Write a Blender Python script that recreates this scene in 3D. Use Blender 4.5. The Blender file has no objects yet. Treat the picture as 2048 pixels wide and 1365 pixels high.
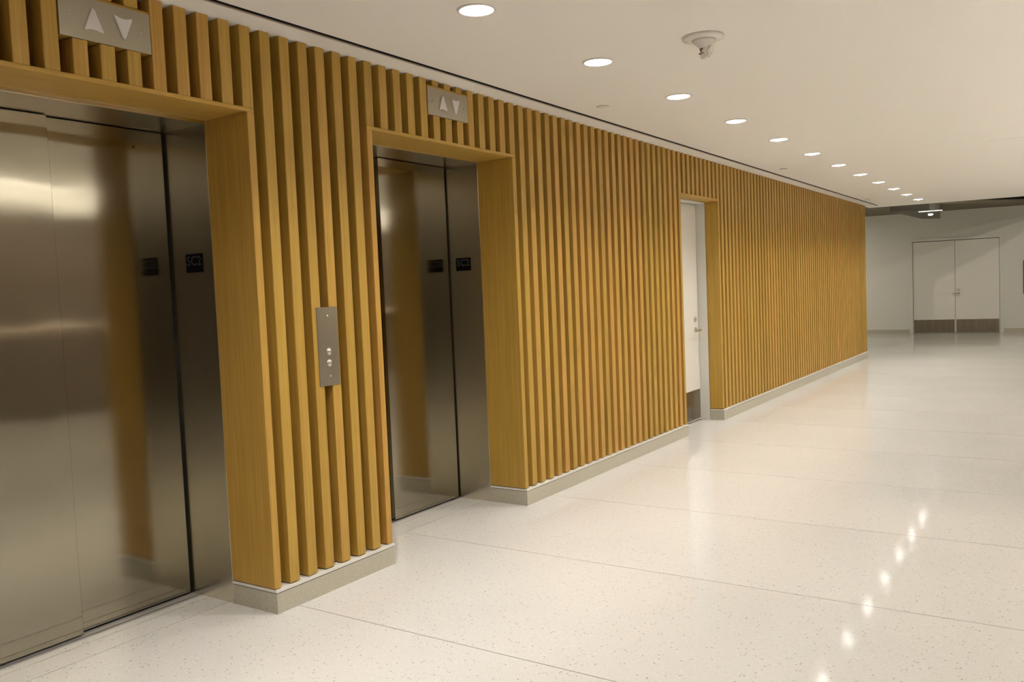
import bpy, bmesh, math, random
from mathutils import Vector, Matrix
random.seed(7)
C = bpy.context.scene.collection
D = bpy.data
PI = math.pi

# ------------------------------------------------------------------ camera
YAW, PITCH, ROLL, F = 0.5846, -0.0591, -0.0416, 1710.5
fw = Vector((-math.sin(YAW)*math.cos(PITCH), math.cos(YAW)*math.cos(PITCH), math.sin(PITCH)))
r0 = Vector((math.cos(YAW), math.sin(YAW), 0)); u0 = r0.cross(fw)
rr = r0*math.cos(ROLL) + u0*math.sin(ROLL); uu = u0*math.cos(ROLL) - r0*math.sin(ROLL)
cd = D.cameras.new('camera'); cam = D.objects.new('camera', cd); C.objects.link(cam)
M = Matrix((rr, uu, -fw)).transposed().to_4x4(); M.translation = Vector((2.7633, -2.3113, 1.2963))
cam.matrix_world = M
cd.sensor_fit = 'HORIZONTAL'; cd.sensor_width = 36.0; cd.lens = F*36.0/2048.0
cd.clip_start = 0.05; cd.clip_end = 100
sc = bpy.context.scene; sc.camera = cam

# ------------------------------------------------------------------ world, exposure, lamp strengths
w = D.worlds.new('world'); sc.world = w; w.use_nodes = True
w.node_tree.nodes['Background'].inputs[0].default_value = (1, .9, .75, 1)
w.node_tree.nodes['Background'].inputs[1].default_value = 0.02
vs = sc.view_settings
vs.view_transform = 'Standard'; vs.look = 'None'; vs.gamma = 1; vs.use_curve_mapping = False
vs.exposure = 1.38
LAMP_COL = (1.0, .965, .925)
SPOT_W = 34.0
LENS_E, BULB_E = 3.6, 55.0      # downlight lens and the small hot bulb in its middle
LIN_UP, LIN_DN = 29.0, 5.0      # unseen uplights added to brighten the ceiling; slim linear lights
FAR_E = 290.0  # strength of the unseen downlights added in the lobby

# ------------------------------------------------------------------ materials
def mat(name, col, rough=.5, metal=0., spec=.5):
    m = D.materials.new(name); m.use_nodes = True
    b = m.node_tree.nodes['Principled BSDF']
    b.inputs['Base Color'].default_value = (*col, 1); b.inputs['Roughness'].default_value = rough
    b.inputs['Metallic'].default_value = metal; b.inputs['Specular IOR Level'].default_value = spec
    return m, m.node_tree, b
def emis(name, col, e):
    m = D.materials.new(name); m.use_nodes = True; nt = m.node_tree
    b = nt.nodes['Principled BSDF']; b.inputs['Base Color'].default_value = (.9, .9, .9, 1)
    b.inputs['Emission Color'].default_value = (*col, 1); b.inputs['Emission Strength'].default_value = e
    return m
def coords(nt, scale=(1, 1, 1), kind='Object', loc=None):
    t = nt.nodes.new('ShaderNodeTexCoord'); mp = nt.nodes.new('ShaderNodeMapping')
    mp.inputs['Scale'].default_value = scale
    nt.links.new(t.outputs[kind], mp.inputs['Vector'])
    return mp
def noise(nt, vec, scale, detail=3, rough=.5):
    n = nt.nodes.new('ShaderNodeTexNoise'); n.inputs['Scale'].default_value = scale
    n.inputs['Detail'].default_value = detail; n.inputs['Roughness'].default_value = rough
    nt.links.new(vec.outputs[0], n.inputs['Vector']); return n
def ramp(nt, fac, stops):
    r = nt.nodes.new('ShaderNodeValToRGB'); e = r.color_ramp.elements
    while len(e) < len(stops): e.new(.5)
    for i, (p, c) in enumerate(stops): e[i].position = p; e[i].color = (*c, 1)
    nt.links.new(fac, r.inputs[0]); return r
def bump(nt, b, h, strength, dist):
    n = nt.nodes.new('ShaderNodeBump'); n.inputs['Strength'].default_value = strength; n.inputs['Distance'].default_value = dist
    nt.links.new(h, n.inputs['Height']); nt.links.new(n.outputs[0], b.inputs['Normal']); return n

def wood_mat(name, grain):          # grain: mapping scale, stretched along the board
    m, nt, b = mat(name, (.5, .3, .1), .42, 0, .35)
    mp = coords(nt, grain)
    oi = nt.nodes.new('ShaderNodeObjectInfo')
    add = nt.nodes.new('ShaderNodeVectorMath'); add.operation = 'ADD'
    mul = nt.nodes.new('ShaderNodeVectorMath'); mul.operation = 'SCALE'; mul.inputs['Scale'].default_value = 30
    cx = nt.nodes.new('ShaderNodeCombineXYZ')
    for k in range(3): nt.links.new(oi.outputs['Random'], cx.inputs[k])
    nt.links.new(cx.outputs[0], mul.inputs[0]); nt.links.new(mp.outputs[0], add.inputs[0]); nt.links.new(mul.outputs[0], add.inputs[1])
    n = noise(nt, add, 1.0, 5, .6)
    r = ramp(nt, n.outputs['Fac'], [(.3, WOOD_D), (.72, WOOD_L)])
    r2 = ramp(nt, oi.outputs['Random'], [(0, (.92, .90, .86)), (.5, (1, 1.02, 1)), (1, (1.06, .98, 1.1))])
    mx = nt.nodes.new('ShaderNodeMix'); mx.data_type = 'RGBA'; mx.blend_type = 'MULTIPLY'; mx.inputs[0].default_value = 1
    nt.links.new(r.outputs[0], mx.inputs[6]); nt.links.new(r2.outputs[0], mx.inputs[7])
    nt.links.new(mx.outputs[2], b.inputs['Base Color'])
    bump(nt, b, n.outputs['Fac'], .08, .002)
    return m
WOOD_D, WOOD_L = (.435, .254, .044), (.575, .358, .073)
M_WOOD = wood_mat('maple_slat', (120, 120, 2.2))
M_WOODH = wood_mat('maple_head', (120, 2.2, 120))
M_WHITE, _nt, _b = mat('ceiling_paint', (.88, .852, .80), .75, 0, .3)
_mp = coords(_nt); bump(_nt, _b, noise(_nt, _mp, 180, 2).outputs['Fac'], .03, .001)
M_WALL, _nt, _b = mat('wall_paint', (.74, .73, .66), .6, 0, .3)
_mp = coords(_nt); bump(_nt, _b, noise(_nt, _mp, 160, 2).outputs['Fac'], .04, .001)
M_SIDE, _, _ = mat('side_wall_paint', (.20, .165, .125), .55)
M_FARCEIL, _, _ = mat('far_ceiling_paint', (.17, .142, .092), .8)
M_DOORW, _, _ = mat('door_white', (.80, .77, .70), .35)
M_FRAMEW, _, _ = mat('frame_white', (.74, .73, .67), .35)
M_BACK, _, _ = mat('backing_brown', (.02, .009, .003), .8)
M_BLACK, _, _ = mat('black_void', (.006, .006, .005), .8)
M_PLATE, _, _ = mat('black_plate', (.003, .003, .0035), .6, 0, .08)
M_LETTER, _, _ = mat('letter_grey', (.045, .045, .042), .5, 0, .2)
M_ALU, _, _ = mat('trim_aluminium', (.62, .54, .46), .4, .6)
M_RING, _, _ = mat('lamp_ring', (.78, .74, .68), .4)
M_GREYP, _, _ = mat('grey_panel', (.12, .105, .095), .4)
M_ACRYL, _, _ = mat('frosted_acrylic', (.72, .68, .66), .25)
M_CHROME, _, _ = mat('satin_chrome', (.62, .60, .55), .25, 1)
M_LAMP = emis('lamp_lens', LAMP_COL, LENS_E)
M_BULB = emis('lamp_bulb', LAMP_COL, BULB_E)
M_LUP = emis('added_uplight_glow', LAMP_COL, LIN_UP)
M_LDN = emis('linear_down', LAMP_COL, LIN_DN)
M_FLAMP = emis('added_lobby_lens', (1.0, .93, .80), FAR_E)
M_SPOT = emis('fixture_lamp', (1.0, .97, .9), 1.2)

def steel(name, col, rough, aniso, wav, grain=(260, 260, 1.5), tan='Z'):
    m, nt, b = mat(name, col, rough, 1.0)
    mp = coords(nt, grain); n = noise(nt, mp, 1, 3, .6)
    r = nt.nodes.new('ShaderNodeMapRange'); r.inputs[3].default_value = rough*.85; r.inputs[4].default_value = rough*1.2
    nt.links.new(n.outputs['Fac'], r.inputs[0]); nt.links.new(r.outputs[0], b.inputs['Roughness'])
    b.inputs['Anisotropic'].default_value = aniso; b.inputs['Anisotropic Rotation'].default_value = 0
    t = nt.nodes.new('ShaderNodeVectorMath'); t.operation = 'CROSS_PRODUCT'; t.inputs[1].default_value = (0.001, .001, 1)
    g = nt.nodes.new('ShaderNodeNewGeometry'); nt.links.new(g.outputs['True Normal'], t.inputs[0])
    nt.links.new(t.outputs[0], b.inputs['Tangent'])
    mp2 = coords(nt, (1, 1, 1)); n2 = noise(nt, mp2, 3.2, 1)
    bp = nt.nodes.new('ShaderNodeBump'); bp.inputs['Strength'].default_value = wav; bp.inputs['Distance'].default_value = .02
    bp2 = nt.nodes.new('ShaderNodeBump'); bp2.inputs['Strength'].default_value = .02; bp2.inputs['Distance'].default_value = .001
    nt.links.new(n2.outputs['Fac'], bp.inputs['Height']); nt.links.new(n.outputs['Fac'], bp2.inputs['Height'])
    nt.links.new(bp.outputs[0], bp2.inputs['Normal']); nt.links.new(bp2.outputs[0], b.inputs['Normal'])
    return m
M_STEEL = steel('brushed_steel_door', (.37, .34, .265), .10, .9, .05)
M_JAMB = steel('brushed_steel_jamb', (.74, .68, .56), .24, .5, .04)
M_PLATEST = steel('brushed_steel_plate', (.44, .40, .32), .32, .2, .0)
M_KICK = steel('brushed_steel_kick', (.30, .26, .20), .26, .3, .05)
M_SILL, _, _ = mat('sill_metal', (.50, .48, .46), .5, .5)

def terrazzo(name, base, spot, dark, rough, spec, sc_=95, amount=.30, coat=0.):
    m, nt, b = mat(name, base, rough, 0, spec)
    mp = coords(nt, (1, 1, 1))
    wob = noise(nt, mp, 30, 2)
    def chips(scale, thr, seed, dist):
        mp2 = coords(nt, (scale, scale*1.25, scale)); mp2.inputs['Location'].default_value = (seed, seed*2, 0)
        v = nt.nodes.new('ShaderNodeTexVoronoi'); v.inputs['Scale'].default_value = 1
        nt.links.new(mp2.outputs[0], v.inputs['Vector'])
        sx = nt.nodes.new('ShaderNodeSeparateColor'); nt.links.new(v.outputs['Color'], sx.inputs[0])
        a = nt.nodes.new('ShaderNodeMath'); a.operation = 'LESS_THAN'; a.inputs[1].default_value = thr
        nt.links.new(sx.outputs[0], a.inputs[0])
        d = nt.nodes.new('ShaderNodeMath'); d.operation = 'LESS_THAN'; d.inputs[1].default_value = dist
        nt.links.new(v.outputs['Distance'], d.inputs[0])
        p = nt.nodes.new('ShaderNodeMath'); p.operation = 'MULTIPLY'
        nt.links.new(a.outputs[0], p.inputs[0]); nt.links.new(d.outputs[0], p.inputs[1]); return p
    def mixc(fac, c0, c1, k):
        mk = nt.nodes.new('ShaderNodeMath'); mk.operation = 'MULTIPLY'; mk.inputs[1].default_value = k
        nt.links.new(fac, mk.inputs[0])
        x = nt.nodes.new('ShaderNodeMix'); x.data_type = 'RGBA'
        nt.links.new(mk.outputs[0], x.inputs[0])
        if isinstance(c0, tuple): x.inputs[6].default_value = (*c0, 1)
        else: nt.links.new(c0, x.inputs[6])
        x.inputs[7].default_value = (*c1, 1); return x.outputs[2]
    big = noise(nt, mp, .9, 2)
    r = ramp(nt, big.outputs['Fac'], [(.3, tuple(c*.96 for c in base)), (.7, tuple(min(1, c*1.03) for c in base))])
    o = mixc(chips(sc_, .35, 3.1, .42).outputs[0], r.outputs[0], spot, .55)
    o = mixc(chips(sc_*.85, .085, 9.7, .33).outputs[0], o, dark, amount)
    o = mixc(chips(sc_*1.5, .10, 5.3, .36).outputs[0], o, dark, amount*.6)
    nt.links.new(o, b.inputs['Base Color'])
    if coat: b.inputs['Coat Weight'].default_value = coat; b.inputs['Coat Roughness'].default_value = .05
    rn = nt.nodes.new('ShaderNodeMapRange'); rn.inputs[3].default_value = rough*.8; rn.inputs[4].default_value = rough*1.3
    nt.links.new(wob.outputs['Fac'], rn.inputs[0]); nt.links.new(rn.outputs[0], b.inputs['Roughness'])
    bump(nt, b, noise(nt, mp, 2.2, 2).outputs['Fac'], .01, .002)
    return m
M_FLOOR = terrazzo('terrazzo_floor', (.665, .648, .605), (.73, .712, .67), (.22, .16, .10), .075, .20, 95, .58, 0)
M_BASE = terrazzo('terrazzo_base', (.52, .485, .385), (.62, .585, .48), (.20, .15, .08), .5, .3, 95, .35)
M_CAP, _, _ = mat('ledge_cap', (.78, .75, .68), .4)

# ------------------------------------------------------------------ helpers
def mesh(name, verts, faces, m):
    me = D.meshes.new(name); me.from_pydata([tuple(v) for v in verts], [], faces); me.update()
    me.materials.append(m); return me
def box_data(x0, x1, y0, y1, z0, z1, off=0):
    v = [(x0,y0,z0),(x1,y0,z0),(x1,y1,z0),(x0,y1,z0),(x0,y0,z1),(x1,y0,z1),(x1,y1,z1),(x0,y1,z1)]
    f = [(0,3,2,1),(4,5,6,7),(0,1,5,4),(1,2,6,5),(2,3,7,6),(3,0,4,7)]
    return v, [tuple(i+off for i in q) for q in f]
def boxes_mesh(name, bs, m):
    V, Fc = [], []
    for b in bs:
        v, f = box_data(*b, off=len(V)); V += v; Fc += f
    return mesh(name, V, Fc, m)
def cbox(name, x0, x1, y0, y1, z0, z1, m, c=.0015):        # chamfered box
    bm = bmesh.new()
    v, f = box_data(x0, x1, y0, y1, z0, z1)
    vs_ = [bm.verts.new(p) for p in v]
    for q in f: bm.faces.new([vs_[i] for i in q])
    if c: bmesh.ops.bevel(bm, geom=list(bm.edges), offset=c, segments=1, affect='EDGES')
    me = D.meshes.new(name); bm.to_mesh(me); bm.free(); me.materials.append(m); return me
def lathe(name, prof, m, n=40, axis='z', smooth=True):      # prof: list of (r, h)
    V, Fc = [], []
    for (r, h) in prof:
        for k in range(n):
            a = 2*PI*k/n; p = (r*math.cos(a), r*math.sin(a), h)
            if axis == 'x': p = (h, r*math.cos(a), r*math.sin(a))
            V.append(p)
    for i in range(len(prof)-1):
        for k in range(n):
            a, b = i*n+k, i*n+(k+1) % n
            Fc.append((a, b, b+n, a+n))
    Fc.append(tuple(range(n))[::-1]); Fc.append(tuple(range((len(prof)-1)*n, len(prof)*n)))
    me = mesh(name, V, Fc, m)
    bm = bmesh.new(); bm.from_mesh(me); bmesh.ops.recalc_face_normals(bm, faces=bm.faces); bm.to_mesh(me); bm.free()
    if smooth:
        for p in me.polygons: p.use_smooth = len(p.vertices) == 4 
    return me
def ob(name, me, parent=None, loc=(0, 0, 0), rot=None):
    o = D.objects.new(name, me); C.objects.link(o); o.location = loc
    if rot: o.rotation_euler = rot
    if parent: o.parent = parent
    return o
def empty(name, loc, rotz=0):
    o = D.objects.new(name, None); C.objects.link(o); o.location = loc; o.rotation_euler = (0, 0, rotz)
    o.empty_display_size = .1; return o
def tag(o, label, cat=None, group=None, kind=None):
    o['label'] = label
    if cat: o['category'] = cat
    if group: o['group'] = group
    if kind: o['kind'] = kind
    return o
def poly_prism(name, pts, z0, z1, m):
    n = len(pts)
    V = [(x, y, z0) for x, y in pts] + [(x, y, z1) for x, y in pts]
    Fc = [tuple(range(n))[::-1], tuple(range(n, 2*n))] + [(i, (i+1) % n, (i+1) % n+n, i+n) for i in range(n)]
    me = mesh(name, V, Fc, m)
    bm = bmesh.new(); bm.from_mesh(me); bmesh.ops.recalc_face_normals(bm, faces=bm.faces); bm.to_mesh(me); bm.free()
    return me
def local(me_box, base): pass

# ------------------------------------------------------------------ dimensions
P, W, T = .1016, .053, .036
ZC, ZWB, ZB = 2.393, .1036, .085
LIP = .0165
def Y(g): return g*P if g >= 0 else g*P*.967
YE = Y(118)+W
EA, EB = (Y(-12)+T, Y(0)+W-T), (Y(7)+T, Y(19)+W-T)      # elevator openings
DO = (Y(44)+T, Y(53)+W-T)                               # white door opening
ZH = {1: 2.054, 2: 2.0765, 3: 2.040}
DEP = {1: .268, 2: .256, 3: .127}
YB, XR, YF = -8.0, 6.3, 18.0
FS = .07
def yf(x): return YF + FS*(x+.19)
def yc(x): return 12.63 + .09*x

# ------------------------------------------------------------------ floor: terrazzo slabs with open joints
fl = empty('floor', (0, 0, 0)); tag(fl, 'polished cream terrazzo floor with long thin joints', kind='structure')
ob('bed', boxes_mesh('bed', [(-6, XR, YB, 19.2, -.08, -.012)], M_BLACK), fl)
ob('joint_filler', boxes_mesh('joint_filler', [(-.300, XR, YB, 12.0, -.012, -.0008), (-6, XR, 12.0, 19.2, -.012, -.0008)], mat('joint_grey', (.19, .17, .14), .6)[0]), fl)
J = .004
yj = [YB] + [.132 + 1.0508*j for j in range(-7, 17)] + [19.2]
for a, b in zip(yj[:-1], yj[1:]):
    if b <= a + .05: continue
    if b <= 12.0:
        xl = -.302
    else: xl = -6.0
    me = boxes_mesh('slab', [(xl-0, XR, J/2, b-a-J/2, -.010, 0)], M_FLOOR)
    ob('slab', me, fl, (0, a, 0))
# strips behind the threshold joint in each doorway
for (a, b) in (EA, EB):
    ob('threshold_slab', boxes_mesh('threshold_slab', [(-.438+.0028, -.302-.0055, a-.05, b+.05, -.012, 0)], M_FLOOR), fl)
    ob('threshold_slab', boxes_mesh('threshold_slab', [(-.488, -.438-.0028, a-.05, b+.05, -.012, 0)], M_FLOOR), fl)

# ------------------------------------------------------------------ walls
wl = empty('wall_left', (0, 0, 0))
for bx_ in [
    (-.30, -.122, YB, EA[0]-T, 0, 2.6), (-.30, -.122, EA[1]+T, EB[0]-T, 0, 2.6), (-.30, -.122, EB[1]+T, DO[0]-T, 0, 2.6),
    (-.30, -.122, DO[1]+T, YE, 0, 2.6),
    (-.30, -.122, EA[0]-T, EA[1]+T, ZH[1]+LIP+.02, 2.6), (-.30, -.122, EB[0]-T, EB[1]+T, ZH[2]+LIP+.02, 2.6), (-.30, -.122, DO[0]-T, DO[1]+T, ZH[3]+LIP, 2.6)]:
    ob('backing_panel', boxes_mesh('backing_panel', [bx_], M_BACK), wl)
tag(wl, 'long wall of vertical honey maple slats over a dark backing', kind='structure')
wb = ob('wall_return', boxes_mesh('wall_return', [(-6, -.30, YE-.12, YE, 0, 2.6)], M_WALL))
tag(wb, 'plain wall turning the corner behind the slatted wall', kind='structure')

slat_cache = {}
def slat(y0, wdt, z0, z1):
    k = (round(wdt, 4), round(z1-z0, 4))
    if k not in slat_cache:
        slat_cache[k] = cbox('slat', -.12, 0, 0, wdt, 0, z1-z0, M_WOOD, .002)
    return ob('slat', slat_cache[k], wl, (0, y0, z0))
SIGN_Z = {1: (2.192, 2.332), 2: (2.215, 2.355)}
for g in range(-22, 119):
    y0 = Y(g)
    zb, sign = ZWB, None
    if -12 <= g <= 0: zb = ZH[1]+LIP
    elif 7 <= g <= 19: zb = ZH[2]+LIP
    elif 44 <= g <= 53: zb = ZH[3]+LIP
    if g in (-7, -6, -5): sign = SIGN_Z[1]
    if g in (12, 13, 14): sign = SIGN_Z[2]
    if sign:
        slat(y0, W, zb, sign[0]-.001); slat(y0, W, sign[1]+.011, ZC)
    else:
        slat(y0, W, zb, ZC)

# wooden surrounds
def surround(n, a, b, zh, dep, label):
    e = empty('trim_%d' % n, ((-dep/2), (a+b)/2, 0)); tag(e, label, kind='structure')
    x0 = dep/2
    def bd(name, xa, xb, ya, yb, za, zb, m=M_WOOD):
        o = ob(name, cbox(name, xa-xb, 0, ya-(ya+yb)/2, yb-(ya+yb)/2, 0, zb-za, m, .0015), e,
               (xb+x0, (ya+yb)/2-(a+b)/2, za)); return o
    bd('side_board', -dep, 0, a-T, a, ZWB, zh)
    bd('side_board', -dep, 0, b, b+T, ZWB, zh)
    bd('head_board', -dep, 0, a-T, b+T, zh, zh+LIP, M_WOODH)
    return e
surround(1, EA[0], EA[1], ZH[1], DEP[1], 'maple boards lining the nearest lift opening')
surround(2, EB[0], EB[1], ZH[2], DEP[2], 'maple boards lining the second lift opening')
surround(3, DO[0], DO[1], ZH[3], DEP[3], 'maple boards lining the white door opening')

# baseboards: terrazzo block, shadow line, cap
BX = .009
def base(y0, y1, x_in0, x_in1, label):
    L = y1-y0
    bs = [(-.09, BX, 0, L, 0, ZB)]
    cs = [(-.09, BX+.001, -.001, L+.001, ZB+.0035, ZWB-.004)]
    rs = [(-.088, BX-.004, .003, L-.003, ZB, ZB+.0035)]
    if x_in0: bs.append((-x_in0, -.09, 0, .06, 0, ZB)); cs.append((-x_in0, -.09, -.001, .06, ZB+.0035, ZWB-.004)); rs.append((-x_in0, -.088, .003, .057, ZB, ZB+.0035))
    if x_in1: bs.append((-x_in1, -.09, L-.06, L, 0, ZB)); cs.append((-x_in1, -.09, L-.06, L+.001, ZB+.0035, ZWB-.004)); rs.append((-x_in1, -.088, L-.057, L-.003, ZB, ZB+.0035))
    o = ob('baseboard_left', boxes_mesh('baseboard_left', bs, M_BASE), None, (0, y0, 0)); tag(o, label, kind='structure')
    ob('cap_strip', boxes_mesh('cap_strip', cs, M_CAP), o)
    ob('shadow_joint', boxes_mesh('shadow_joint', rs, M_BLACK), o)
base(YB, EA[0], 0, DEP[1], 'terrazzo base left of the nearest lift')
base(EA[1], EB[0], DEP[1], DEP[2], 'terrazzo base between the two lifts')
base(EB[1], DO[0], DEP[2], DEP[3], 'terrazzo base between second lift and white door')
base(DO[1], YE, DEP[3], 0, 'terrazzo base running from white door to the corner')

# ------------------------------------------------------------------ ceiling
SLX0, SLX1 = .138, .160
YS1 = 12.26
cl = ob('ceiling', boxes_mesh('ceiling', [(-.30, SLX0, YB, YS1, ZC, ZC+.12)], M_WHITE)); tag(cl, 'white plaster margin of the ceiling along the slats', kind='structure')
cl2 = ob('ceiling', poly_prism('ceiling', [(SLX1, YB), (XR, YB), (XR, yc(XR)), (-.05, yc(-.05)), (-.05, YS1), (SLX1, YS1)], ZC, ZC+.12, M_WHITE))
tag(cl2, 'smooth white plaster ceiling with a row of downlights', kind='structure')
sl = empty('slot_diffuser', ((SLX0+SLX1)/2, YB, ZC)); tag(sl, 'long narrow black air slot in the ceiling beside the slatted wall', 'air slot')
hw = (SLX1-SLX0)/2; LL = YS1-YB
ob('channel', boxes_mesh('channel', [(-hw+.0005, hw-.0005, 0, LL-.002, .03, .035)], M_BLACK), sl)
for s_ in (-1, 1): ob('side_liner', boxes_mesh('side_liner', [(s_*(hw-.0012)-.0008, s_*(hw-.0012)+.0008, 0, LL-.002, .0005, .03)], M_BLACK), sl)
ob('side_flange', boxes_mesh('side_flange', [(-hw-.010, -hw+.002, 0, LL-.002, -.0025, -.0003)], M_ALU), sl)
ob('blade', boxes_mesh('blade', [(0, .002, 0, LL-.002, .012, .028)], M_BLACK), sl)

# downlights
ring_me = lathe('trim_ring', [(.066, -.0), (.078, -.001), (.078, -.004), (.069, -.006), (.066, -.003), (.0655, .004)], M_RING, 48)
# ring as open tube
def ring_mesh():
    n = 48; prof = [(.0655, .0), (.0655, -.0045), (.069, -.006), (.077, -.0035), (.078, -.0002), (.0655, .0)]
    V, Fc = [], []
    for r, h in prof[:-1]:
        for k in range(n):
            a = 2*PI*k/n; V.append((r*math.cos(a), r*math.sin(a), h))
    m_ = len(prof)-1
    for i in range(m_):
        for k in range(n):
            a, b = i*n+k, i*n+(k+1) % n; c, d = ((i+1) % m_)*n+(k+1) % n, ((i+1) % m_)*n+k
            Fc.append((a, d, c, b))
    me = mesh('trim_ring', V, Fc, M_RING)
    bm = bmesh.new(); bm.from_mesh(me); bmesh.ops.recalc_face_normals(bm, faces=bm.faces); bm.to_mesh(me); bm.free()
    return me
ring_me = ring_mesh()
def lens_mesh(m): return lathe('lens', [(.001, -.0105), (.030, -.0095), (.052, -.0065), (.0648, -.0025), (.0650, -.0005)], m, 40)
bulb_me = lathe('bulb', [(.001, -.0125), (.011, -.0120), (.012, -.0100), (.001, -.0100)], M_BULB, 20)
lens_me, lens_f = lens_mesh(M_LAMP), lens_mesh(M_FLAMP)
ORD = ['first and nearest', 'second', 'third', 'fourth', 'fifth', 'sixth', 'seventh', 'eighth', 'ninth', 'tenth', 'eleventh', 'twelfth and farthest']
beam = D.lights.new('beam', 'SPOT'); beam.energy = SPOT_W; beam.color = LAMP_COL
beam.spot_size = math.radians(125); beam.spot_blend = 1.0; beam.shadow_soft_size = .065
def downlight(x, y, z, label, group, lm):
    e = empty('downlight', (x, y, z)); tag(e, label, 'ceiling light', group)
    ob('trim_ring', ring_me, e); l = ob('lens', lm, e, (0, 0, -.0005))
    if lm is lens_me:
        ob('bulb', bulb_me, l)
        o = D.objects.new('beam', beam); C.objects.link(o); o.parent = e; o.location = (0, 0, -.016)
    return e
for i in range(12):
    lab = 'round lit downlight, %s of the row above the slatted wall' % ORD[i]
    downlight(.817, .477+i*1.0154, ZC, lab, 'downlights along the slatted wall', lens_me)
for i in range(1, 4):  # row carried on out of view, added to light the near floor and ceiling
    downlight(.817, .477-i*1.0154, ZC, 'unseen round downlight added behind the photographer, continuing the row', 'added downlights behind the photographer', lens_me)
# linear fixtures right of the frame: slim surface-mounted ones (their line shows in the lift doors) and unseen uplights added to lift the ceiling
lin_body = boxes_mesh('housing', [(-.022, .022, 0, 2.2, 0, .02)], M_ALU)
lin_dn = boxes_mesh('lower_lens', [(-.018, .018, .005, 2.195, -.003, 0)], M_LDN)
for n, y in enumerate([-.1, 3.9, 7.9]):
    e = empty('linear_light', (3.75, y, ZC-.021)); tag(e, 'slim linear ceiling light to the right of the photographed area', 'ceiling light', 'slim linear lights outside the photo')
    ob('housing', lin_body, e); ob('lower_lens', lin_dn, e)
uplight_body = boxes_mesh('housing', [(-.062, .062, 0, 2.2, 0, .03), (-.062, -.057, 0, 2.2, .03, .075), (.057, .062, 0, 2.2, .03, .075), (-.057, .057, 0, .005, .03, .075), (-.057, .057, 2.195, 2.2, .03, .075)], M_ALU)
uplight_lens = boxes_mesh('upper_lens', [(-.055, .055, .006, 2.194, .0305, .034)], M_LUP)
cable = lathe('cable', [(.0015, 0), (.0015, 1.34)], M_ALU, 6)
for n, (x, y) in enumerate([(4.8, -2.0), (4.8, .6), (4.8, 3.2), (4.8, 5.8), (4.8, 8.4)]):
    e = empty('added_uplight', (x, y, 1.05)); tag(e, 'unseen suspended linear uplight added to brighten the ceiling', 'added fill light', 'added linear uplights out of view')
    ob('housing', uplight_body, e); ob('upper_lens', uplight_lens, e)
    for yy in (.3, 1.9): ob('cable', cable, e, (0, yy, 0))

# sprinkler cover plates
cap_me = lathe('cover_disc', [(.001, 0), (.034, 0), (.036, -.002), (.036, -.004), (.033, -.0055), (.001, -.0055)], M_RING, 32)
rim_me = lathe('shadow_rim', [(.001, 0), (.038, 0), (.038, -.0008), (.001, -.0008)], M_ALU, 32)
for (x, y), lab in zip([(.354, 2.437), (.329, 6.398), (.27, 10.826)],
                       ['nearest flat sprinkler cover disc between slot and downlights', 'middle flat sprinkler cover disc above the slatted wall', 'farthest small sprinkler cover disc near the ceiling end']):
    e = empty('sprinkler_cover', (x, y, ZC)); tag(e, lab, 'sprinkler', 'sprinkler covers')
    ob('cover_disc', cap_me, e, (0, 0, -.0008)); ob('shadow_rim', rim_me, e)

# wrapped detector
dt = empty('smoke_detector', (1.372, 1.441, ZC)); tag(dt, 'round white ceiling detector plate with a plastic-wrapped head hanging below', 'detector')
ob('base_plate', lathe('base_plate', [(.001, 0), (.092, 0), (.093, -.004), (.091, -.011), (.078, -.016), (.001, -.017)], M_RING, 48), dt)
ob('slot_mark', cbox('slot_mark', -.015, .015, -.004, .004, -.0015, .0015, M_ALU, .0005), dt, (-.068, -.03, -.0155), (0, 0, 1.9))
ob('neck', lathe('neck', [(.001, -.015), (.054, -.016), (.047, -.026), (.034, -.038), (.022, -.052), (.001, -.054)], M_RING, 32), dt, (.004, 0, 0))
def crumple(rx, ry, rz, seed):
    bm = bmesh.new(); bmesh.ops.create_icosphere(bm, subdivisions=3, radius=1)
    rnd = random.Random(seed)
    from mathutils import noise as mn
    for v in bm.verts:
        n = mn.noise(v.co*2.3+Vector((seed, 0, 0))); n2 = mn.noise(v.co*5+Vector((0, seed, 0)))
        v.co *= 1+.28*n+.22*n2
        v.co = Vector((v.co.x*rx, v.co.y*ry, v.co.z*rz))
    me = D.meshes.new('wrap'); bm.to_mesh(me); bm.free(); return me
M_WRAP, _nt, _b = mat('clear_wrap', (.88, .83, .76), .22); _b.inputs['Subsurface Weight'].default_value = .0
me = crumple(.028, .024, .034, 4); me.materials.append(M_WRAP); ob('plastic_wrap', me, dt, (.012, .006, -.062))
me = crumple(.020, .014, .016, 9); me.materials.append(M_WRAP); ob('plastic_wrap', me, dt, (.004, .0, -.082))
M_BRONZE, _, _ = mat('dull_bronze', (.30, .20, .13), .4, .4)
ob('head', lathe('head', [(.001, -.05), (.010, -.05), (.011, -.062), (.005, -.07), (.016, -.073), (.016, -.076), (.001, -.077)], M_BRONZE, 20), dt, (-.004, -.004, 0))

# access panel
ap = ob('access_panel', cbox('access_panel', -.30, .30, -.30, .30, -.0022, 0, M_WHITE, .0008), None, (2.42, 6.35, ZC), (0, 0, .0))
tag(ap, 'flush square white access panel in the ceiling at right edge', 'access panel')

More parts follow.
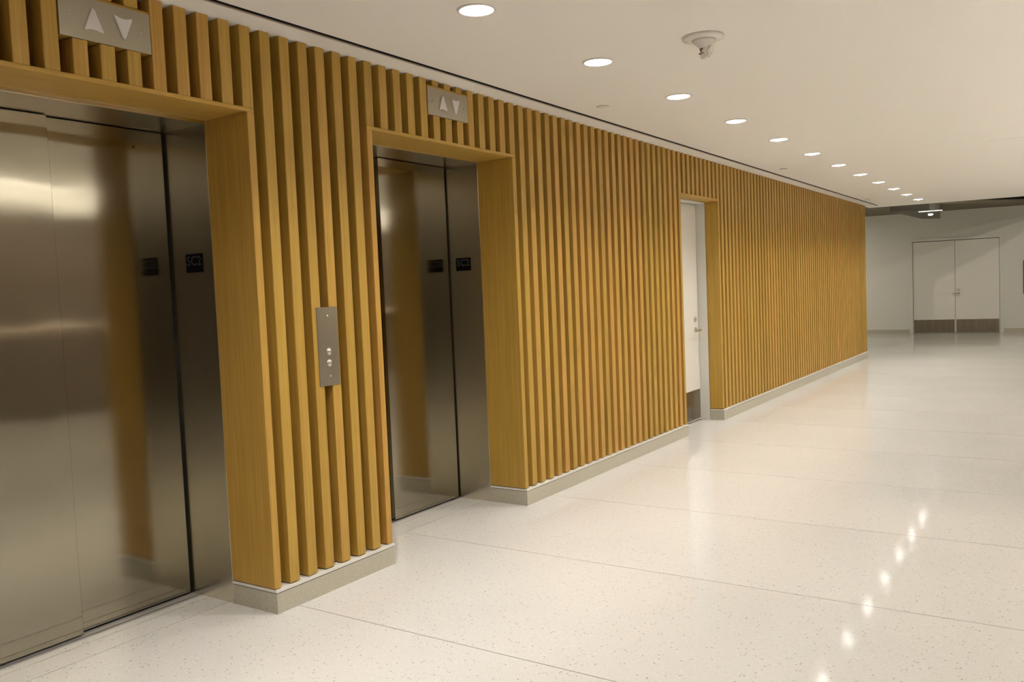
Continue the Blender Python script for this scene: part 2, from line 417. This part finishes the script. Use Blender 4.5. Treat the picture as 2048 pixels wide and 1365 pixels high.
# ------------------------------------------------------------------ elevators
def text_mesh(body, size, ext, m):
    cu = D.curves.new('lettering', 'FONT'); cu.body = body; cu.size = size; cu.extrude = ext
    cu.offset = .0006; cu.align_x = 'CENTER'; cu.align_y = 'CENTER'; cu.resolution_u = 3; cu.space_character = 1.05
    t = D.objects.new('tmp', cu); C.objects.link(t)
    dg = bpy.context.evaluated_depsgraph_get(); me = D.meshes.new_from_object(t.evaluated_get(dg))
    D.objects.remove(t); me.name = 'lettering'; me.materials.clear(); me.materials.append(m); return me
SC2 = text_mesh('SC2', .058, .0006, M_LETTER)
def elevator(n, a, b, zt, dep, front_left, label):
    c = (a+b)/2; hw = (b-a)/2
    e = empty('elevator', (-dep, c, 0)); tag(e, label, 'elevator', 'elevators in the slatted wall')
    XB = -.56+dep             # jamb back, local x
    def bx(name, x0, x1, y0, y1, z0, z1, m, par=e, ch=.001, lab=None):
        mx, my = (x0+x1)/2, (y0+y1)/2
        o = ob(name, cbox(name, x0-mx, x1-mx, y0-my, y1-my, 0, z1-z0, m, ch), par, (mx, my, z0))
        if lab: o['label'] = lab
        return o
    t = .03
    jl = bx('jamb', XB, 0, -hw-t, -hw, 0, zt+t, M_JAMB)
    jr = bx('jamb', XB, 0, hw, hw+t, 0, zt+t, M_JAMB)
    hd = bx('head_soffit', XB, 0, -hw, hw, zt, zt+t, M_JAMB)
    # thin bright returns at the wood joint
    lf, rf = -.545+dep, -.545+dep
    if front_left:
        xl, xr = -.517+dep, -.548+dep
    else:
        xl, xr = -.532+dep, -.498+dep
    m0 = .0 if not front_left else .055
    th = .028
    pl = bx('door_panel', xl-th, xl, -hw+.004, m0 + (.0 if front_left else .03), .010, zt-.004, M_STEEL, ch=.0015)
    pr = bx('door_panel', xr-th, xr, m0-(.03 if front_left else .015), hw-.012, .010, zt-.004, M_STEEL, ch=.0015)
    bx('shaft_lining', XB-.02, XB, -hw-t, hw+t, 0, zt+t, M_BLACK, ch=0)
    bx('sill', XB, -.4885+dep, -hw, hw, -.011, .001, M_SILL, ch=.0005)
    bx('sill_groove', -.507+dep, -.503+dep, -hw, hw, .0008, .0014, M_BLACK, ch=0)
    # floor identification plates on both jambs
    for s in (-1, 1):
        pj = ob('floor_plate', cbox('floor_plate', -.0555, .0555, -.0015, .0015, -.0395, .0395, M_PLATE, .0006), e,
                (-.390+dep, s*(hw-.0015), 1.469))
        pj['label'] = 'black floor plate lettered SC2'
        # parts are siblings of the jamb; lettering sits one level below
        ob('lettering', SC2, pj, (0, -s*.0018, .008), (PI/2, 0, 0 if s > 0 else PI))
    return e, pl, pr
elA, _, _ = elevator(1, EA[0], EA[1], ZH[1]-.012, DEP[1], True, 'stainless steel lift doors, nearest, at the left edge of the photo')
elB, _, _ = elevator(2, EB[0], EB[1], ZH[2]-.003, DEP[2], False, 'stainless steel lift door farther along, right of the call button panel')
# bolt hole on the nearest lift's rear panel
ob('key_hole', lathe('key_hole', [(.001, 0), (.006, 0), (.006, .001), (.001, .001)], M_BLACK, 16, 'x'), elA, (-.548+DEP[1]+.0002, -.13-(EA[0]+EA[1])/2, 1.965))

# direction indicators
def tri_mesh(up):
    # curved-base arrow, pointing up; local y = horizontal, z = vertical, x = depth
    pts = [(-.034, -.033), (-.031, -.037), (-.016, -.032), (0, -.030), (.016, -.032), (.031, -.037), (.034, -.033), (.020, .001), (.006, .036), (0, .039), (-.006, .036), (-.020, .001)]
    s = 1 if up else -1
    pts = [(y, z*s) for y, z in pts]
    n = len(pts)
    V = [(0, y, z) for y, z in pts] + [(.004, y, z) for y, z in pts] + [(.006, y*.88, z*.88) for y, z in pts]
    Fc = [tuple(range(n)), tuple(range(2*n, 3*n))] + [(i+k*n, (i+1) % n+k*n, (i+1) % n+(k+1)*n, i+(k+1)*n) for k in (0, 1) for i in range(n)]
    me = mesh('arrow', V, Fc, M_ACRYL)
    bm = bmesh.new(); bm.from_mesh(me); bmesh.ops.recalc_face_normals(bm, faces=bm.faces); bm.to_mesh(me); bm.free(); return me
UP, DN = tri_mesh(True), tri_mesh(False)
SCREW = lathe('screw', [(.001, 0), (.0045, 0), (.0042, .0012), (.0028, .0019), (.001, .0021)], M_CHROME, 16, 'x')
def indicator(ya, yb, z0, z1, label):
    e = empty('elevator_indicator', (0, (ya+yb)/2, (z0+z1)/2)); tag(e, label, 'elevator indicator', 'up and down indicators above the lifts')
    h, hw = (z1-z0)/2, (yb-ya)/2
    ob('backing_box', cbox('backing_box', -.085, -.001, -hw+.001, hw-.001, -h+.001, h+.009, M_WOODH, .001), e)
    ob('plate', cbox('plate', -.001, .002, -hw, hw, -h, h, M_PLATEST, .0006), e)
    u = ob('up_arrow', UP, e, (.002, -.048, 0)); d = ob('down_arrow', DN, e, (.002, .062, .0))
    u['label'] = 'raised frosted up arrow'; d['label'] = 'raised frosted down arrow'
    for s in (-1, 1): ob('screw', SCREW, e, (.002, s*(hw-.035), 0))
indicator(Y(-8)+W+.004, Y(-4)-.004, *SIGN_Z[1], 'steel plate with frosted up and down arrows above the nearest lift')
indicator(Y(11)+W+.005, Y(15)-.005, *SIGN_Z[2], 'steel plate with frosted up and down arrows above the farther lift')

# call station
cs = empty('call_panel', (0, .390, 1.083)); tag(cs, 'tall narrow steel call plate with two round buttons on the slats', 'call panel')
ob('plate', cbox('plate', .0002, .0035, -.062, .062, -.174, .174, M_PLATEST, .0008), cs)
BTN = lathe('button', [(.001, 0), (.0165, 0), (.0165, .002), (.0135, .0032), (.0125, .0022), (.0115, .0052), (.001, .0062)], M_CHROME, 32, 'x')
for z in (1.060, 1.009): ob('button', BTN, cs, (.0035, .001, z-1.083))
for z in (1.218, .951): ob('screw', SCREW, cs, (.0035, .003, z-1.083))

# ------------------------------------------------------------------ white door in the slatted wall
def lever(name, L, m=M_CHROME, flip=1):
    # x = out of the door, lever runs along -y*flip
    bm = bmesh.new()
    def tube(p0, p1, r0, r1, n=12):
        d = (Vector(p1)-Vector(p0)).normalized(); a = d.orthogonal().normalized(); b = d.cross(a)
        ra = [bm.verts.new(Vector(p0)+(a*math.cos(2*PI*k/n)+b*math.sin(2*PI*k/n))*r0) for k in range(n)]
        rb = [bm.verts.new(Vector(p1)+(a*math.cos(2*PI*k/n)+b*math.sin(2*PI*k/n))*r1) for k in range(n)]
        for k in range(n): bm.faces.new((ra[k], ra[(k+1) % n], rb[(k+1) % n], rb[k]))
        bm.faces.new(ra[::-1]); bm.faces.new(rb)
    tube((0, 0, 0), (.009, 0, 0), .027, .025, 20)
    tube((.009, 0, 0), (.055, 0, 0), .011, .010)
    tube((.052, flip*.008, 0), (.052, -flip*L*.5, -.002), .010, .009)
    tube((.052, -flip*L*.5, -.002), (.048, -flip*L, -.004), .009, .007)
    bmesh.ops.recalc_face_normals(bm, faces=bm.faces)
    me = D.meshes.new(name); bm.to_mesh(me); bm.free(); me.materials.append(m); return me
LOCK = lathe('deadbolt', [(.001, 0), (.024, 0), (.024, .006), (.020, .011), (.010, .012), (.009, .009), (.001, .009)], M_CHROME, 24, 'x')
a, b = DO; c = (a+b)/2; hw = (b-a)/2
d1 = empty('door_1', (-DEP[3], c, 0)); tag(d1, 'white painted door set back in the slatted wall', kind='structure')
XD = -.213+DEP[3]
fr = ob('frame', boxes_mesh('frame', [
    (XD-.06, -.001, -hw, -hw+.012, 0, 2.038), (XD-.06, -.001, hw-.012, hw, 0, 2.038), (XD-.06, -.001, -hw+.012, hw-.012, 2.026, 2.038)], M_FRAMEW), d1)
leaf = ob('door_leaf', cbox('door_leaf', -.045, 0, -hw+.016, hw-.016, 0, 2.011, M_DOORW, .0015), d1, (XD, 0, .010))
ob('kick_plate', cbox('kick_plate', 0, .002, -hw+.03, hw-.03, 0, .275, M_KICK, .0005), leaf, (.0003, 0, .010))
ob('lever_handle', lever('lever_handle', .12), leaf, (0, 5.296-c, .845))
ob('deadbolt', LOCK, leaf, (0, 5.292-c, .944))
ob('back_stop', boxes_mesh('back_stop', [(XD-.08, XD-.06, -hw, hw, 0, 2.04)], M_BLACK), d1)

# ------------------------------------------------------------------ far lobby: end wall, double doors
fx0, fx1, fx2, fz = -.188, .615, 1.425, 1.965
ang = math.atan(FS)
FX = .2
lob = Vector((FX, yf(FX), 0))
def farobj(name, me, parent=None): return ob(name, me, parent, tuple(lob) if parent is None else (0, 0, 0), (0, 0, ang) if parent is None else None)
k = math.sqrt(1+FS*FS)
def sx(x): return (x-FX)*k
ho0, ho1, hz = sx(fx0)-.012, sx(fx2)+.012, fz+.012
we = farobj('wall_end', boxes_mesh('wall_end', [(-6.5, ho0-.05, 0, .2, 0, 2.63), (ho1+.05, 6.6, 0, .2, 0, 2.63), (ho0-.05, ho1+.05, 0, .2, hz+.05, 2.63)], M_WALL))
ud = farobj('wall_end_upper', boxes_mesh('wall_end_upper', [(-6.5, 6.6, 0, .2, 2.63, 3.7)], M_BLACK)); tag(ud, 'black upper part of the end wall above the lobby ceiling', kind='structure')
tag(we, 'white end wall beyond the corridor', kind='structure')
be = farobj('baseboard_end', boxes_mesh('baseboard_end', [(-6.5, ho0-.075, -.012, 0, 0, .087), (ho1+.075, 6.6, -.012, 0, 0, .087)], M_BASE))
tag(be, 'pale terrazzo base along the end wall', kind='structure')
# wide white architrave and doors
d2 = farobj('door_2', None) if False else empty('door_2', tuple(lob), ang); tag(d2, 'pair of white double doors in the end wall', kind='structure')
ob('frame', boxes_mesh('frame', [(ho0-.055, ho0, -.016, .12, 0, hz+.055), (ho1, ho1+.055, -.016, .12, 0, hz+.055), (ho0, ho1, -.016, .12, hz, hz+.055)], M_FRAMEW), d2)
M_EDGE, _, _ = mat('seam_grey', (.10, .09, .075), .7)
mid = sx(fx1)
ob('seam', boxes_mesh('seam', [(ho0, ho1, .055, .06, 0, hz)], M_EDGE), d2)
def fleaf(x0, x1, h):
    l = ob('door_leaf', cbox('door_leaf', x0-(x0+x1)/2, x1-(x0+x1)/2, 0, .045, 0, fz-.008, M_DOORW, .002), d2, ((x0+x1)/2, .006, .008))
    wd = (x1-x0)/2
    ob('kick_plate', cbox('kick_plate', -wd+.012, wd-.012, -.0022, -.0002, 0, .275, M_KICK, .0005), l, (0, 0, .006))
    if h:
        o = ob('lever_handle', lever('lever_handle', .12), l, (-wd+.062, 0, .832), (0, 0, -PI/2))
        o = ob('deadbolt', LOCK, l, (-wd+.058, 0, .912), (0, 0, -PI/2))
    return l
fleaf(ho0+.005, mid-.003, False); fleaf(mid+.003, ho1-.005, True)
wp = ob('wall_panel', cbox('wall_panel', -.22, .22, -.03, 0, -.34, .34, M_GREYP, .004), None, tuple(lob+Vector((sx(1.852)*math.cos(ang)+.22, sx(1.852)*math.sin(ang)+.22*FS-.001, 1.135))), (0, 0, ang))
tag(wp, 'dark grey panel on the end wall cut by the right edge', 'wall panel')

# other enclosure (outside the frame)
wr = ob('wall_right', boxes_mesh('wall_right', [(XR, XR+.1, YB, 19.3, 0, 3.7)], M_SIDE)); tag(wr, 'taupe wall on the right side, outside the photo', kind='structure')
wk = ob('wall_back', boxes_mesh('wall_back', [(-.3, XR, YB-.1, YB, 0, 2.6)], M_WALL)); tag(wk, 'pale wall behind the photographer', kind='structure')
wf = ob('wall_far_left', boxes_mesh('wall_far_left', [(-6.1, -6, YE, 18.2, 0, 3.7)], M_WALL)); tag(wf, 'plain wall of the side passage past the corner', kind='structure')

# far ceiling with a diagonal edge, black void before it
dg0, dg1 = (-6.0, 15.58-6.3*1.05), (4.2, 15.58+3.9*1.05)
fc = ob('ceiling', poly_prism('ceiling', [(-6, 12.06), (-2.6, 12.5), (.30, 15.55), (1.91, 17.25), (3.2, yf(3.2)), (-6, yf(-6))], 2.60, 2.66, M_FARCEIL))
tag(fc, 'dim lower ceiling of the lobby past the corridor', kind='structure')
vd = ob('ceiling', boxes_mesh('ceiling', [(-6, XR, 12.0, 19.3, 3.7, 3.75), (-6, XR, 12.0, 12.03, 2.52, 3.75)], M_BLACK)); tag(vd, 'black open void above the lobby', kind='structure')

# dark hanging fixture with a lamp
hf = empty('hanging_fixture', (.40, 15.6, 2.40)); tag(hf, 'dark angular ceiling box with a small white lamp before the end wall', 'light fixture')
pts = [(.03, 14.04), (.16, 16.9), (.446, 17.2), (.68, 15.2), (.62, 14.3)]
me = poly_prism('housing', [(x-.40, y-15.6) for x, y in pts], 0, .20, mat('housing_dark', (.10, .088, .062), .6)[0]); ob('housing', me, hf)
ob('lamp', lathe('lamp', [(.001, 0), (.040, 0), (.044, -.012), (.036, -.026), (.001, -.034)], M_SPOT, 24), hf, (.489-.40, 15.475-15.6, 0))
ob('light_strip', boxes_mesh('light_strip', [(-.19, .19, -.01, .01, -.009, 0)], M_SPOT), hf, (.20, -1.0, 0), (0, 0, .04))

# unseen downlights added to brighten the lobby wall and floor
for x, y, z in [(-2.3, 16.2, 2.6), (-4.0, 14.6, 2.6), (.9, 14.3, 3.7), (2.6, 14.6, 3.7), (4.4, 14.6, 3.7)]:
    downlight(x, y, z, 'unseen round downlight added to brighten the end lobby', 'added lobby downlights out of sight', lens_f)
